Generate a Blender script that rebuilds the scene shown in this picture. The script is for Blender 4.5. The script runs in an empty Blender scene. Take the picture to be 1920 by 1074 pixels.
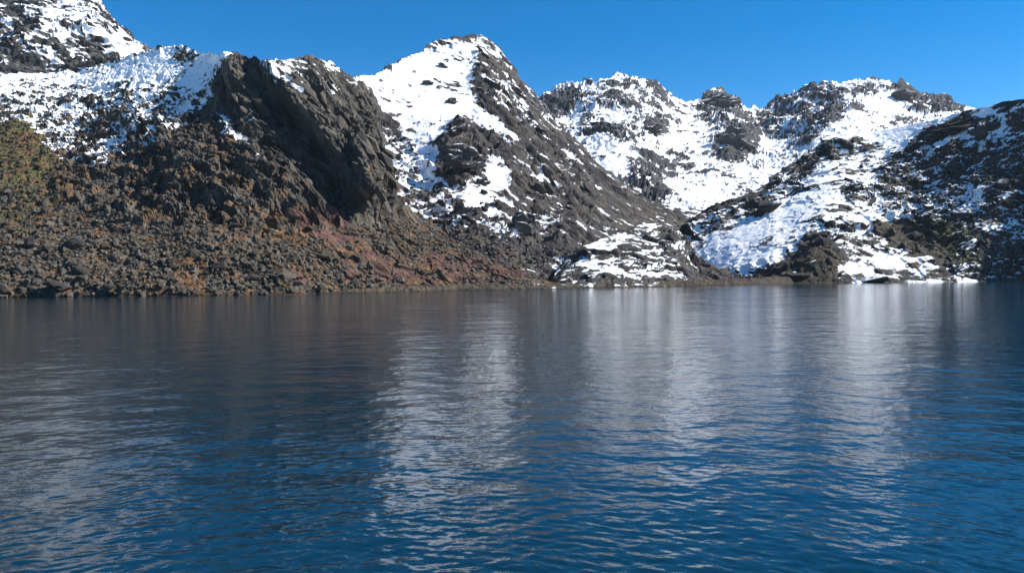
import bpy, bmesh, math, random
import numpy as np
from mathutils import Vector, Matrix

# ------------------------------------------------------------------ camera, sky, sun, exposure
S = bpy.context.scene
C = S.collection
W0, H0, F0 = 1920.0, 1074.0, 1507.0          # size of the photograph and focal length in its pixels
CAM_H = 6.0
PITCH = math.atan(19.0 / F0)                  # looking slightly down
ROLL = math.radians(0.40)
fwd = Vector((0, math.cos(PITCH), -math.sin(PITCH)))
r0 = Vector((1, 0, 0)); u0 = Vector((0, math.sin(PITCH), math.cos(PITCH)))
right = r0 * math.cos(ROLL) - u0 * math.sin(ROLL)
up = u0 * math.cos(ROLL) + r0 * math.sin(ROLL)
cam_d = bpy.data.cameras.new('camera'); cam = bpy.data.objects.new('camera', cam_d); C.objects.link(cam)
cam_d.sensor_fit = 'HORIZONTAL'; cam_d.sensor_width = 36.0
cam_d.lens = 36.0 * F0 / W0
cam_d.clip_start = 0.1; cam_d.clip_end = 20000
M = Matrix((right, up, -fwd)).transposed().to_4x4(); M.translation = (0, 0, CAM_H)
cam.matrix_world = M
S.camera = cam

SUN_AZ = math.radians(86.0)      # clockwise from the view direction: from the right
SUN_EL = math.radians(36.0)
world = bpy.data.worlds.new('World'); S.world = world; world.use_nodes = True
nt = world.node_tree; nt.nodes.clear()
out = nt.nodes.new('ShaderNodeOutputWorld'); bg = nt.nodes.new('ShaderNodeBackground')
sky = nt.nodes.new('ShaderNodeTexSky'); sky.sky_type = 'NISHITA'; sky.sun_disc = False
sky.sun_elevation = SUN_EL; sky.sun_rotation = SUN_AZ
sky.altitude = 2500; sky.air_density = 1.0; sky.dust_density = 0.1; sky.ozone_density = 1.5
hs = nt.nodes.new('ShaderNodeHueSaturation'); hs.inputs['Saturation'].default_value = 1.52
hs.inputs['Hue'].default_value = 0.5
nt.links.new(sky.outputs[0], hs.inputs['Color']); nt.links.new(hs.outputs[0], bg.inputs['Color'])
bg.inputs['Strength'].default_value = 0.088
nt.links.new(bg.outputs[0], out.inputs['Surface'])

sl = bpy.data.lights.new('sun', 'SUN'); sun = bpy.data.objects.new('sun', sl); C.objects.link(sun)
sl.energy = 5.0; sl.angle = math.radians(0.5); sl.color = (1.0, 0.955, 0.89)
sdir = Vector((math.sin(SUN_AZ) * math.cos(SUN_EL), math.cos(SUN_AZ) * math.cos(SUN_EL), math.sin(SUN_EL)))
sun.rotation_euler = sdir.to_track_quat('Z', 'Y').to_euler(); sun.location = (300, 0, 400)

S.view_settings.view_transform = 'Standard'; S.view_settings.look = 'None'
S.view_settings.exposure = 0.9; S.view_settings.gamma = 1.0; S.view_settings.use_curve_mapping = False
S.render.engine = 'CYCLES'

# ------------------------------------------------------------------ numeric helpers
rng = np.random.default_rng(7)
random.seed(7)
NR = np.array(right); NU = np.array(up); NF = np.array(fwd)

def ray(px, py):
    a = (px - W0 / 2) / F0; b = (H0 / 2 - py) / F0
    return NF + a[..., None] * NR + b[..., None] * NU

def at(px, py, D):
    """a point of the picture at forward distance D, as a point of the place"""
    d = ray(px, py); t = D / d[..., 1]
    P = d * t[..., None]; P[..., 2] += CAM_H
    return P

def shore_D(px, py):
    d = ray(px, py)
    return CAM_H / -d[..., 2] * d[..., 1]

def project(P):
    Q = P - np.array((0, 0, CAM_H))
    z = Q @ NF
    return W0 / 2 + F0 * (Q @ NR) / z, H0 / 2 - F0 * (Q @ NU) / z

def poly(pts):
    a = np.array(pts, float)
    return lambda x: np.interp(x, a[:, 0], a[:, 1])

def sstep(a, b, x):
    t = np.clip((x - a) / (b - a), 0, 1); return t * t * (3 - 2 * t)

def hsh(ix, iy, iz, seed):
    h = (ix.astype(np.int64) * 374761393 + iy.astype(np.int64) * 668265263 + iz.astype(np.int64) * 2147483647 + seed * 974634777)
    h = h & 0xFFFFFFFF
    h = ((h ^ (h >> 13)) * 1274126177) & 0xFFFFFFFF
    h = ((h ^ (h >> 16)) * 2246822519) & 0xFFFFFFFF
    return h ^ (h >> 15)

G = rng.normal(size=(256, 3)); G /= np.linalg.norm(G, axis=1)[:, None]; G = G.astype(np.float32)

def perlin(P, seed=0):
    """gradient noise, about -0.7..0.7"""
    I = np.floor(P); Fp = (P - I).astype(np.float32); I = I.astype(np.int64)
    w = Fp * Fp * Fp * (Fp * (Fp * 6 - 15) + 10)
    res = 0
    for dx in (0, 1):
        wx = w[:, 0] if dx else 1 - w[:, 0]
        for dy in (0, 1):
            wy = w[:, 1] if dy else 1 - w[:, 1]
            for dz in (0, 1):
                wz = w[:, 2] if dz else 1 - w[:, 2]
                g = G[hsh(I[:, 0] + dx, I[:, 1] + dy, I[:, 2] + dz, seed) & 255]
                d = g[:, 0] * (Fp[:, 0] - dx) + g[:, 1] * (Fp[:, 1] - dy) + g[:, 2] * (Fp[:, 2] - dz)
                res = res + wx * wy * wz * d
    return res

def fbm(P, oct=4, seed=0, gain=0.5):
    a, s, r = 1.0, 0.0, 0
    for o in range(oct):
        r = r + a * perlin(P * (2.03 ** o) + 17.3 * o, seed + o); s += a * a; a *= gain
    return r / math.sqrt(s)

def ridged(P, oct=4, seed=0, gain=0.5):
    a, r, s = 1.0, 0, 0.0
    for o in range(oct):
        r = r + a * (1 - 2.2 * np.abs(perlin(P * (2.07 ** o) + 11.1 * o, seed + o))); s += a; a *= gain
    return r / s - 0.5

def facet(P, seed=0):
    """broken blocks: each cell is a plane with its own tilt; about -0.5..0.5"""
    B = np.floor(P - 0.5).astype(np.int64)
    best = np.full(len(P), 1e9, np.float32); val = np.zeros(len(P), np.float32)
    for dx in (0, 1):
        for dy in (0, 1):
            for dz in (0, 1):
                cx, cy, cz = B[:, 0] + dx, B[:, 1] + dy, B[:, 2] + dz
                h = hsh(cx, cy, cz, seed)
                qx = P[:, 0] - (cx + 0.5 + ((h & 255) / 255.0 - 0.5) * 0.75)
                qy = P[:, 1] - (cy + 0.5 + ((h >> 8 & 255) / 255.0 - 0.5) * 0.75)
                qz = P[:, 2] - (cz + 0.5 + ((h >> 16 & 255) / 255.0 - 0.5) * 0.75)
                d = qx * qx + qy * qy + qz * qz
                g = G[(h >> 24) & 255]
                v = g[:, 0] * qx + g[:, 1] * qy + g[:, 2] * qz + ((h >> 5 & 255) / 255.0 - 0.5) * 0.35
                m = d < best
                best = np.where(m, d, best); val = np.where(m, v, val)
    return val

def stretch(P, direction, k):
    """coordinates that vary k times slower along a direction"""
    d = np.array(direction, float); d /= np.linalg.norm(d)
    a = P @ d
    return P - (1 - 1.0 / k) * a[:, None] * d

# ---- hand-drawn maps (snow cover, grass, ...) in surface coordinates of each slope
QX, QY, QS = 490, 180, 4.0
def paint(default, items, blur=2):
    gx, gy = np.meshgrid((np.arange(QX) - 5) * QS, (np.arange(QY) - 30) * QS)
    img = np.full((QY, QX), float(default))
    for v, pts in items:
        inside = np.zeros(img.shape, bool)
        n = len(pts)
        for i in range(n):
            x1, y1 = pts[i]; x2, y2 = pts[(i + 1) % n]
            if y1 == y2: continue
            c = ((y1 > gy) != (y2 > gy)) & (gx < (x2 - x1) * (gy - y1) / (y2 - y1) + x1)
            inside ^= c
        img[inside] = v
    for _ in range(blur):
        p = np.pad(img, 1, mode='edge')
        img = (p[:-2, 1:-1] + p[2:, 1:-1] + p[1:-1, :-2] + p[1:-1, 2:] + 2 * p[1:-1, 1:-1]) / 6
    return img
def look(img, px, py):
    x = np.clip(px / QS + 5, 0, QX - 1.001); y = np.clip(py / QS + 30, 0, QY - 1.001)
    i = x.astype(int); j = y.astype(int); u = x - i; v = y - j
    return (img[j, i] * (1 - u) * (1 - v) + img[j, i + 1] * u * (1 - v) + img[j + 1, i] * (1 - u) * v + img[j + 1, i + 1] * u * v)

def quantile(c):
    """threshold that a unit gaussian stays under with probability c"""
    c = np.clip(c, 0.004, 0.996)
    t = np.sqrt(-2 * np.log(np.minimum(c, 1 - c)))
    q = t - (2.30753 + 0.27061 * t) / (1 + 0.99229 * t + 0.04481 * t * t)
    return np.where(c < 0.5, -q, q)

# ------------------------------------------------------------------ materials
def new_mat(name):
    m = bpy.data.materials.new(name); m.use_nodes = True
    n = m.node_tree; n.nodes.clear()
    o = n.nodes.new('ShaderNodeOutputMaterial'); b = n.nodes.new('ShaderNodeBsdfPrincipled')
    n.links.new(b.outputs[0], o.inputs['Surface'])
    return m, n, b

def mth(n, op, a, b=None, clamp=False):
    q = n.nodes.new('ShaderNodeMath'); q.operation = op; q.use_clamp = clamp
    for i, v in enumerate((a, b)):
        if v is None: continue
        if isinstance(v, (int, float)): q.inputs[i].default_value = v
        else: n.links.new(v, q.inputs[i])
    return q.outputs[0]

def noise(n, vec, scale, detail=3, rough=0.55):
    q = n.nodes.new('ShaderNodeTexNoise'); q.inputs['Scale'].default_value = scale
    q.inputs['Detail'].default_value = detail; q.inputs['Roughness'].default_value = rough
    n.links.new(vec, q.inputs['Vector']); return q.outputs['Fac']

def mixc(n, fac, a, b, mode='MIX'):
    q = n.nodes.new('ShaderNodeMix'); q.data_type = 'RGBA'; q.blend_type = mode
    for k, v in ((0, fac), (6, a), (7, b)):
        if isinstance(v, (int, float)): q.inputs[k].default_value = v
        elif isinstance(v, tuple): q.inputs[k].default_value = v
        else: n.links.new(v, q.inputs[k])
    return q.outputs[2]

SNOW = (0.87, 0.88, 0.90, 1)

def terrain_material(name, fine, lean=36):
    """colour from the rock/grass attribute, broken up by grain; snow where the snow attribute passes a noisy threshold"""
    m, n, b = new_mat(name)
    tc = n.nodes.new('ShaderNodeTexCoord').outputs['Object']
    col = n.nodes.new('ShaderNodeAttribute'); col.attribute_name = 'ground_colour'
    sn = n.nodes.new('ShaderNodeAttribute'); sn.attribute_name = 'snow'
    g1 = noise(n, tc, fine, 4, 0.65)
    g2 = noise(n, tc, fine * 4.1, 2, 0.6)
    k = mth(n, 'ADD', mth(n, 'MULTIPLY', g1, 1.7), mth(n, 'MULTIPLY', g2, 0.9))
    k = mth(n, 'SUBTRACT', k, 0.3)
    cc = n.nodes.new('ShaderNodeCombineColor')
    for i in range(3): n.links.new(k, cc.inputs[i])
    rock = mixc(n, 1.0, col.outputs['Color'], cc.outputs[0], 'MULTIPLY')
    s = mth(n, 'ADD', sn.outputs['Fac'], mth(n, 'MULTIPLY', mth(n, 'SUBTRACT', g1, 0.5), 1.2))
    s = mth(n, 'MULTIPLY', s, 2.6)
    s = mth(n, 'ADD', s, 0.5, True)
    b.inputs['Roughness'].default_value = 0.85
    b.inputs['Specular IOR Level'].default_value = 0.25
    bp = n.nodes.new('ShaderNodeBump'); bp.inputs['Strength'].default_value = 0.8; bp.inputs['Distance'].default_value = 0.9 / fine
    hgt = mth(n, 'MULTIPLY', mth(n, 'ADD', g1, mth(n, 'MULTIPLY', g2, 0.4)), mth(n, 'SUBTRACT', 1.0, mth(n, 'MULTIPLY', s, 0.85)))
    m1 = n.nodes.new('ShaderNodeMapping'); m1.inputs['Rotation'].default_value = (0, math.radians(lean), 0); n.links.new(tc, m1.inputs[0])
    m2 = n.nodes.new('ShaderNodeMapping'); m2.inputs['Scale'].default_value = (1, .7, .3); n.links.new(m1.outputs[0], m2.inputs[0])
    wv = n.nodes.new('ShaderNodeVectorMath'); wv.operation = 'MULTIPLY_ADD'; wv.inputs[1].default_value = (.9 / fine,) * 3
    nz3 = n.nodes.new('ShaderNodeTexNoise'); nz3.inputs['Scale'].default_value = fine * .5; n.links.new(tc, nz3.inputs['Vector'])
    n.links.new(nz3.outputs['Color'], wv.inputs[0]); n.links.new(m2.outputs[0], wv.inputs[2])
    hs_ = []
    for sc in (fine * .38, fine * 1.0):
        vo = n.nodes.new('ShaderNodeTexVoronoi'); vo.inputs['Scale'].default_value = sc; n.links.new(wv.outputs[0], vo.inputs['Vector'])
        sp = n.nodes.new('ShaderNodeSeparateColor'); n.links.new(vo.outputs['Color'], sp.inputs[0]); hs_.append((sp.outputs[0], vo.outputs['Distance']))
    blk = mth(n, 'ADD', mth(n, 'SUBTRACT', mth(n, 'MULTIPLY', hs_[0][0], 1.5), hs_[0][1]), mth(n, 'MULTIPLY', mth(n, 'SUBTRACT', hs_[1][0], hs_[1][1]), .55))
    hgt = mth(n, 'ADD', hgt, mth(n, 'MULTIPLY', blk, mth(n, 'SUBTRACT', 1.0, s)))
    tone = mth(n, 'ADD', mth(n, 'MULTIPLY', hs_[1][0], .5), .75)
    c3 = n.nodes.new('ShaderNodeCombineColor')
    for i in range(3): n.links.new(tone, c3.inputs[i])
    rock2 = mixc(n, 1.0, rock, c3.outputs[0], 'MULTIPLY')
    n.links.new(mixc(n, s, rock2, SNOW), b.inputs['Base Color'])
    n.links.new(hgt, bp.inputs['Height']); n.links.new(bp.outputs[0], b.inputs['Normal'])
    return m

def stone_material(name, base, snow_level=None):
    """grey broken stone; snow lies on the faces that look up"""
    m, n, b = new_mat(name)
    geo = n.nodes.new('ShaderNodeNewGeometry'); oi = n.nodes.new('ShaderNodeObjectInfo')
    pos = geo.outputs['Position']
    g1 = noise(n, pos, 0.9, 4, 0.65); g0 = noise(n, pos, 0.09, 2)
    att = n.nodes.new('ShaderNodeAttribute'); att.attribute_name = 'tone'
    tone = mth(n, 'ADD', att.outputs['Fac'], mth(n, 'MULTIPLY', oi.outputs['Random'], 0.9))
    k = mth(n, 'MULTIPLY', mth(n, 'ADD', mth(n, 'MULTIPLY', g1, 1.2), 0.35), mth(n, 'ADD', mth(n, 'MULTIPLY', tone, 0.75), 0.6))
    cc = n.nodes.new('ShaderNodeCombineColor')
    for i in range(3): n.links.new(k, cc.inputs[i])
    warm = mixc(n, mth(n, 'MULTIPLY', mth(n, 'SUBTRACT', g0, 0.35), 2.2, True), base, (base[0] * 1.12, base[1] * 0.97, base[2] * 0.78, 1))
    rock = mixc(n, 1.0, warm, cc.outputs[0], 'MULTIPLY')
    if snow_level is not None:
        sx = n.nodes.new('ShaderNodeSeparateXYZ'); n.links.new(geo.outputs['Normal'], sx.inputs[0])
        s = mth(n, 'ADD', mth(n, 'SUBTRACT', sx.outputs[2], snow_level), mth(n, 'MULTIPLY', mth(n, 'SUBTRACT', g1, 0.5), 1.6))
        s = mth(n, 'ADD', mth(n, 'MULTIPLY', s, 6.0), 0.5, True)
        rock = mixc(n, s, rock, SNOW)
    n.links.new(rock, b.inputs['Base Color'])
    b.inputs['Roughness'].default_value = 0.85; b.inputs['Specular IOR Level'].default_value = 0.25
    bp = n.nodes.new('ShaderNodeBump'); bp.inputs['Strength'].default_value = 0.6; bp.inputs['Distance'].default_value = 0.5
    n.links.new(g1, bp.inputs['Height']); n.links.new(bp.outputs[0], b.inputs['Normal'])
    return m

# ------------------------------------------------------------------ the slopes
def mesh_from_grid(name, P, mat, attrs, colour):
    nv, nu = P.shape[:2]
    me = bpy.data.meshes.new(name)
    idx = np.arange(nv * nu).reshape(nv, nu)
    q = np.stack([idx[:-1, :-1], idx[:-1, 1:], idx[1:, 1:], idx[1:, :-1]], -1).reshape(-1, 4)
    me.vertices.add(nv * nu); me.vertices.foreach_set('co', P.reshape(-1, 3).astype(np.float32).ravel())
    me.loops.add(q.size); me.loops.foreach_set('vertex_index', q.ravel().astype(np.int32))
    me.polygons.add(len(q)); me.polygons.foreach_set('loop_start', (np.arange(len(q)) * 4).astype(np.int32))
    me.update(calc_edges=True)
    me.polygons.foreach_set('use_smooth', np.full(len(q), name != 'mountain_left'))
    for k, v in attrs.items():
        a = me.attributes.new(k, 'FLOAT', 'POINT'); a.data.foreach_set('value', v.ravel().astype(np.float32))
    if colour is not None:
        a = me.attributes.new('ground_colour', 'FLOAT_COLOR', 'POINT')
        a.data.foreach_set('color', np.concatenate([colour, np.ones((len(colour), 1))], 1).astype(np.float32).ravel())
    me.materials.append(mat)
    o = bpy.data.objects.new(name, me); C.objects.link(o)
    return o

def columns(a, b, step):
    x = [a]
    while x[-1] < b:
        x.append(x[-1] + (step if -40 <= x[-1] <= 1960 else step * 4))
    return np.array(x)

def normals(P):
    du = np.gradient(P, axis=1); dv = np.gradient(P, axis=0)
    n = np.cross(du, dv); n /= np.linalg.norm(n, axis=2)[..., None] + 1e-9
    return n

def box(a, r, ax):
    r = min(r, a.shape[ax] // 2 - 1)
    pad = [(0, 0)] * a.ndim; pad[ax] = (r + 1, r)
    c = np.cumsum(np.pad(a, pad, mode='edge'), axis=ax)
    n = a.shape[ax]
    hi = np.take(c, range(2 * r + 1, 2 * r + 1 + n), ax); lo = np.take(c, range(0, n), ax)
    return (hi - lo) / (2 * r + 1)

def smooth_dirs(n, r):
    m = n
    for _ in range(2): m = box(box(m, r, 0), r, 1)
    return m / (np.linalg.norm(m, axis=2)[..., None] + 1e-9)

def smooth1(a, r):
    for _ in range(3): a = box(a, max(int(r), 1), 0)
    return a

LAYERS = {}

def slope(name, x0, x1, foot, crest, Dfoot, Dcrest, expo, step=1.5, dents=(), steps=(), facets=(), grain=(0, 0, 1), grain_k=2.0,
          rough=0, rough_s=30.0, snow=None, snow_s=6.0, snow_dir=(1, 0, 0), snow_k=2.0, snow_slope=1.2, rock=(.1, .1, .1), rock2=(.06, .06, .06),
          plants=(), back=(60, 300), mask=None, seed=0, mat=None, gully=None, jag=0, snow_gain=0.6, soft=0.8, hide=False):
    px1 = columns(x0, x1, step)
    fy, cy = foot(px1), crest(px1)
    if jag:
        q3 = np.stack([px1 / 26, px1 * 0 + seed, px1 * 0], 1)
        cy = cy + jag * (fbm(q3, 4, seed + 1, .65) + .35 * ridged(q3 * 1.7, 3, seed + 2))
    Df = shore_D(px1, fy) if Dfoot is None else Dfoot(px1)
    Dc = Dcrest(px1)
    nrow = int(max(np.max(fy - cy) / step, 12))
    t = np.linspace(0, 1, nrow)[:, None]
    px = np.broadcast_to(px1, (nrow, len(px1))).copy()
    py = fy + (cy - fy) * t
    e = expo(px1)
    Dc, e = smooth1(Dc, 30), smooth1(e, 40)
    cs = smooth1(cy, 22)
    ts = np.clip((fy - py) / np.maximum(fy - cs, 4), 0, 1.5)
    D = Df + (Dc - Df) * ts ** e
    for (ax, ay, rx, ry, rot, dd) in dents:          # swellings and hollows of the slope
        c, s = math.cos(math.radians(rot)), math.sin(math.radians(rot))
        u = ((px - ax) * c + (py - ay) * s) / rx; v = (-(px - ax) * s + (py - ay) * c) / ry
        D = D + 0.45 * dd * np.exp(-(u * u + v * v)) * np.clip(t * 8, 0, 1)
    for (line, wid, fall, dd) in steps:               # buttresses: the slope jumps towards the lake across a line
        ln = np.array(line, float)
        lx = np.interp(py, ln[:, 1], ln[:, 0])
        win = sstep(ln[0, 1] - 25, ln[0, 1] + 10, py) * (1 - sstep(ln[-1, 1] - 60, ln[-1, 1] + 30, py))
        d = px - lx
        D = D + 0.7 * dd * win * sstep(-wid / 2, wid / 2, d) * np.exp(-np.clip(d - wid / 2, 0, None) / fall)
    P = at(px, py, D)
    # foot goes on below the water or the ground in front; the far side falls away behind the crest
    f0 = P[0].copy(); f0[:, 1] -= 14; f0[:, 2] -= 7
    b1 = P[-1].copy(); b2 = P[-1].copy()
    k = (b1[:, :2] / b1[:, 1:2])
    brows = []
    nb = 14
    for i in range(1, nb + 1):
        q = P[-1].copy(); w = i / nb
        q[:, :2] += k * (back[0] * w + back[1] * w * w); q[:, 2] = q[:, 2] - (q[:, 2] + 12) * (0.35 * w + 0.65 * w * w)
        brows.append(q)
    P = np.concatenate([f0[None], P, np.array(brows)], 0)
    px = np.concatenate([px[:1], px] + [px[-1:]] * nb, 0); py = np.concatenate([py[:1] + 2, py] + [py[-1:]] * nb, 0)
    n = normals(P)
    sh = P.shape[:2]; Pf = P.reshape(-1, 3); nf = n.reshape(-1, 3); fx, fyy = px.ravel(), py.ravel()
    cov = look(snow, fx, fyy) if snow is not None else np.zeros(len(Pf))
    Pg = stretch(Pf, grain, grain_k)
    rk = look(mask, fx, fyy) if mask is not None else np.ones(len(Pf))
    tc = np.concatenate([[0], np.linspace(0, 1, nrow), np.ones(nb)])
    rk = rk * np.repeat(1 - (0.0 if name == 'mountain_far' else 0.5) * sstep(.88, 1.0, tc), sh[1])      # the skyline is drawn by the crest itself
    disp = np.zeros(len(Pf))
    if rough: disp += 0.5 * rough * fbm(Pg / rough_s, 5, seed + 3) + 0.3 * rough * ridged(Pg / rough_s / 0.7, 4, seed + 9)
    if gully:
        pg = stretch(Pf + 2.0 * perlin(Pf / 20.0, seed + 60)[:, None], grain, gully[2])
        disp += gully[0] * (ridged(pg / gully[1], 3, seed + 61, .55)) * rk
    wob = 0.25 * np.stack([perlin(Pf / 9.0, seed + 50), perlin(Pf / 9.0 + 40, seed + 51), perlin(Pf / 9.0 + 80, seed + 52)], 1)
    for i, (s, a) in enumerate(facets):
        disp += 0.42 * a * facet(Pg / s + wob * 2.0 / (i + 1) + 3.1 * i, seed + 20 + i) * rk
    # where snow lies deep it smooths the ground
    wide = snow
    for _ in range(5): wide = box(box(wide, 2, 0), 2, 1)
    deep = sstep(0.5, 0.93, look(wide, fx, fyy))
    wet = 1 - np.exp(-np.clip(Pf[:, 2], 0, None) / 2.5)   # the shoreline keeps its place
    disp = disp * (1 - soft * deep) * (0.15 + 0.85 * wet)
    out_dir = smooth_dirs(n, 46).reshape(-1, 3)
    Q = Pf + out_dir * disp[:, None]
    n2 = normals(Q.reshape(sh + (3,))).reshape(-1, 3)
    nz = n2[:, 2]
    loc = box(box(nz.reshape(sh), 20, 0), 20, 1).ravel()
    g = fbm(stretch(Pf, snow_dir, snow_k) / snow_s, 4, seed + 70, 0.65) + 0.8 * fbm(stretch(Pf, snow_dir, snow_k) / (snow_s * 4.5), 3, seed + 75)
    dd = disp.reshape(sh); hol = (box(box(dd, 9, 0), 9, 1) - dd).ravel(); hol = np.clip(hol / (hol.std() + 1e-6), -2, 2)
    g = (g - g.mean()) / g.std() - 0.45 * hol; g = g / g.std()
    val = (quantile(cov) * 1.0 - g) * snow_gain + snow_slope * (nz - loc) * (0.4 + 0.6 * (1 - deep))
    val = np.where(cov < 0.02, -3, val)
    # colour of the ground: two rock tones, then what grows on it
    r = sstep(-0.35, 0.35, fbm(Pg / 14.0, 4, seed + 90) )[:, None]
    col = np.array(rock) * r + np.array(rock2) * (1 - r)
    col *= (1 + 0.55 * fbm(stretch(Pf, grain, 3) / 2.6, 3, seed + 95))[:, None].clip(0.3, 2)
    for (img, c1, c2, sc) in plants:
        a = look(img, fx, fyy)
        w = sstep(-0.25, 0.35, (quantile(a) - fbm(Pf / sc, 4, seed + 110) / 0.24) * 0.5 + 0.9 * (nz - 0.55))[:, None]
        w = np.where(a[:, None] < 0.02, 0, w)
        m2 = sstep(-0.4, 0.4, fbm(Pf / 5.0, 3, seed + 120))[:, None]
        col = col * (1 - w) + (np.array(c1) * m2 + np.array(c2) * (1 - m2)) * w
    col *= (0.45 + 0.55 * sstep(.25, .9, Q[:, 2] + .5 * perlin(Q / 2.0, seed + 130)))[:, None]     # wet stone at the waterline
    o = mesh_from_grid(name, Q.reshape(sh + (3,)), mat, {'snow': val}, np.clip(col, 0.004, 1))
    o['kind'] = 'structure'
    LAYERS[name] = dict(P=Q, n=n2, nb=out_dir, sh=sh, fx=fx, fy=fyy, cov=cov, rows=nrow, o=o)
    return o

T1 = terrain_material('near_rock', 0.55)
T2 = terrain_material('middle_rock', 0.32)
T4 = terrain_material('hill_rock', 0.5, -70)
T3 = terrain_material('far_rock', 0.16)

SHORE = poly([(-700, 566), (0, 558), (200, 556), (400, 554), (560, 552), (640, 549), (760, 547), (860, 544), (1000, 542), (1080, 540), (1200, 538),
              (1400, 534), (1500, 531), (1700, 529), (1920, 527), (2600, 522)])

# --- upper-left mountain, behind the left ridge
snA = paint(.46, [(.12, [(170, -120), (300, -120), (300, 120), (250, 100), (215, 60), (175, 5)]), (.12, [(95, 20), (140, 60), (190, 80), (150, 85), (100, 50)]),
    (.12, [(0, 0), (60, 20), (75, 60), (30, 50), (0, 30)]), (.92, [(38, 5), (62, 25), (62, 45), (45, 25)]), (.9, [(68, 12), (115, 25), (118, 55), (85, 35)]),
    (.9, [(0, 20), (55, 55), (55, 62), (0, 50)]), (.93, [(190, 72), (235, 95), (265, 80), (285, 100), (230, 112), (210, 100)]), (.9, [(95, 55), (130, 75), (115, 82)]),
    (.25, [(0, 108), (170, 112), (240, 118), (180, 135), (0, 132)]), (.6, [(110, 80), (160, 95), (140, 112), (90, 105)])])
slope('mountain_upper_left', -500, 420, poly([(-500, 150), (420, 150)]), poly([(-500, -190), (-100, -150), (60, -80), (150, -40), (188, 0), (212, 34), (240, 62), (262, 86), (285, 100), (330, 125), (420, 146)]),
      poly([(-500, 760), (420, 760)]), poly([(-500, 1050), (0, 1000), (200, 930), (300, 860), (420, 800)]), poly([(0, 1.2), (1, 1.2)]),
      facets=[(50, 20), (20, 9), (8, 4), (4, 1.8)], grain=(.75, 0, -.65), grain_k=2.6, rough=12, rough_s=60, snow=snA, snow_s=14, snow_dir=(.8, 0, -.6), snow_k=2.2,
      rock=(.066, .066, .066), rock2=(.044, .041, .037), seed=100, step=2.0, mat=T2, snow_slope=1.6, gully=(6, 30, 5), jag=5)

# --- far massif at the head of the valley
snD = paint(.78, [(.1, [(1010, 190), (1040, 170), (1085, 158), (1092, 180), (1070, 205), (1035, 225)]), (.45, [(1120, 190), (1150, 150), (1200, 160), (1215, 200), (1190, 215), (1150, 195)]),  # first patch: bare rock that also paints in shade on the left ridge
    (.3, [(1210, 155), (1240, 160), (1262, 190), (1240, 195), (1215, 180)]), (.2, [(1312, 185), (1340, 172), (1375, 176), (1402, 202), (1380, 208), (1315, 206)]),
    (.15, [(1200, 240), (1230, 228), (1250, 245), (1245, 260), (1205, 252)]), (.42, [(1225, 285), (1290, 300), (1300, 345), (1250, 350), (1170, 335), (1180, 310)]),
    (.5, [(1175, 345), (1245, 350), (1255, 395), (1290, 405), (1200, 385)]), (.15, [(1345, 262), (1390, 235), (1420, 260), (1405, 300), (1370, 305), (1335, 290)]),
    (.5, [(1300, 210), (1420, 205), (1400, 240), (1310, 235)]), (.33, [(1420, 208), (1460, 185), (1500, 165), (1560, 158), (1600, 190), (1570, 235), (1470, 250), (1420, 245)]),
    (.5, [(1560, 160), (1660, 150), (1665, 175), (1600, 215)]), (.9, [(1610, 190), (1680, 170), (1700, 200), (1640, 225)]),
    (.06, [(1665, 175), (1680, 152), (1720, 155), (1770, 175), (1815, 200), (1790, 215), (1720, 205)]), (.55, [(1450, 230), (1560, 230), (1520, 270), (1440, 260)]),
    (.93, [(1240, 330), (1330, 330), (1400, 340), (1370, 370), (1290, 395), (1255, 370)]), (.6, [(1090, 215), (1200, 225), (1190, 280), (1100, 270)])])
slope('mountain_far', 930, 2300, poly([(930, 450), (2300, 450)]),
      poly([(930, 205), (1000, 186), (1020, 178), (1050, 165), (1075, 154), (1120, 152), (1135, 150), (1150, 146), (1172, 141), (1190, 148), (1205, 153), (1232, 160), (1245, 172), (1258, 184), (1300, 189), (1315, 181), (1335, 173), (1360, 172), (1378, 180), (1392, 193), (1405, 202), (1424, 203), (1450, 190), (1482, 172), (1510, 164), (1540, 154), (1575, 154), (1605, 149), (1650, 147), (1662, 156), (1672, 160), (1690, 151), (1706, 158), (1715, 166), (1740, 174), (1770, 178), (1795, 192), (1830, 204), (1920, 230), (2300, 300)]),
      poly([(930, 980), (2300, 980)]), poly([(930, 1650), (1170, 1800), (1300, 1950), (1420, 2100), (1600, 2000), (1690, 2150), (1830, 2000), (2300, 1900)]), poly([(0, 1.25), (1, 1.25)]),
      dents=[(1060, 200, 40, 60, 0, 60), (1170, 250, 60, 110, 10, -90), (1280, 260, 40, 90, 0, 70), (1375, 260, 45, 60, 0, -110), (1450, 240, 40, 80, 0, 60), (1570, 220, 70, 80, -20, -110), (1740, 190, 40, 30, 0, 60)],
      facets=[(120, 20), (50, 13), (22, 8), (10, 5)], grain=(.6, .2, -.7), grain_k=1.6, rough=20, rough_s=110, gully=(22, 75, 3), snow=snD, snow_s=9, snow_dir=(1, .2, .15), snow_k=1.7,
      rock=(.062, .063, .066), rock2=(.042, .041, .046), seed=200, step=1.7, mat=T3, snow_slope=2.0, back=(200, 900), soft=.7, jag=13)

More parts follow.
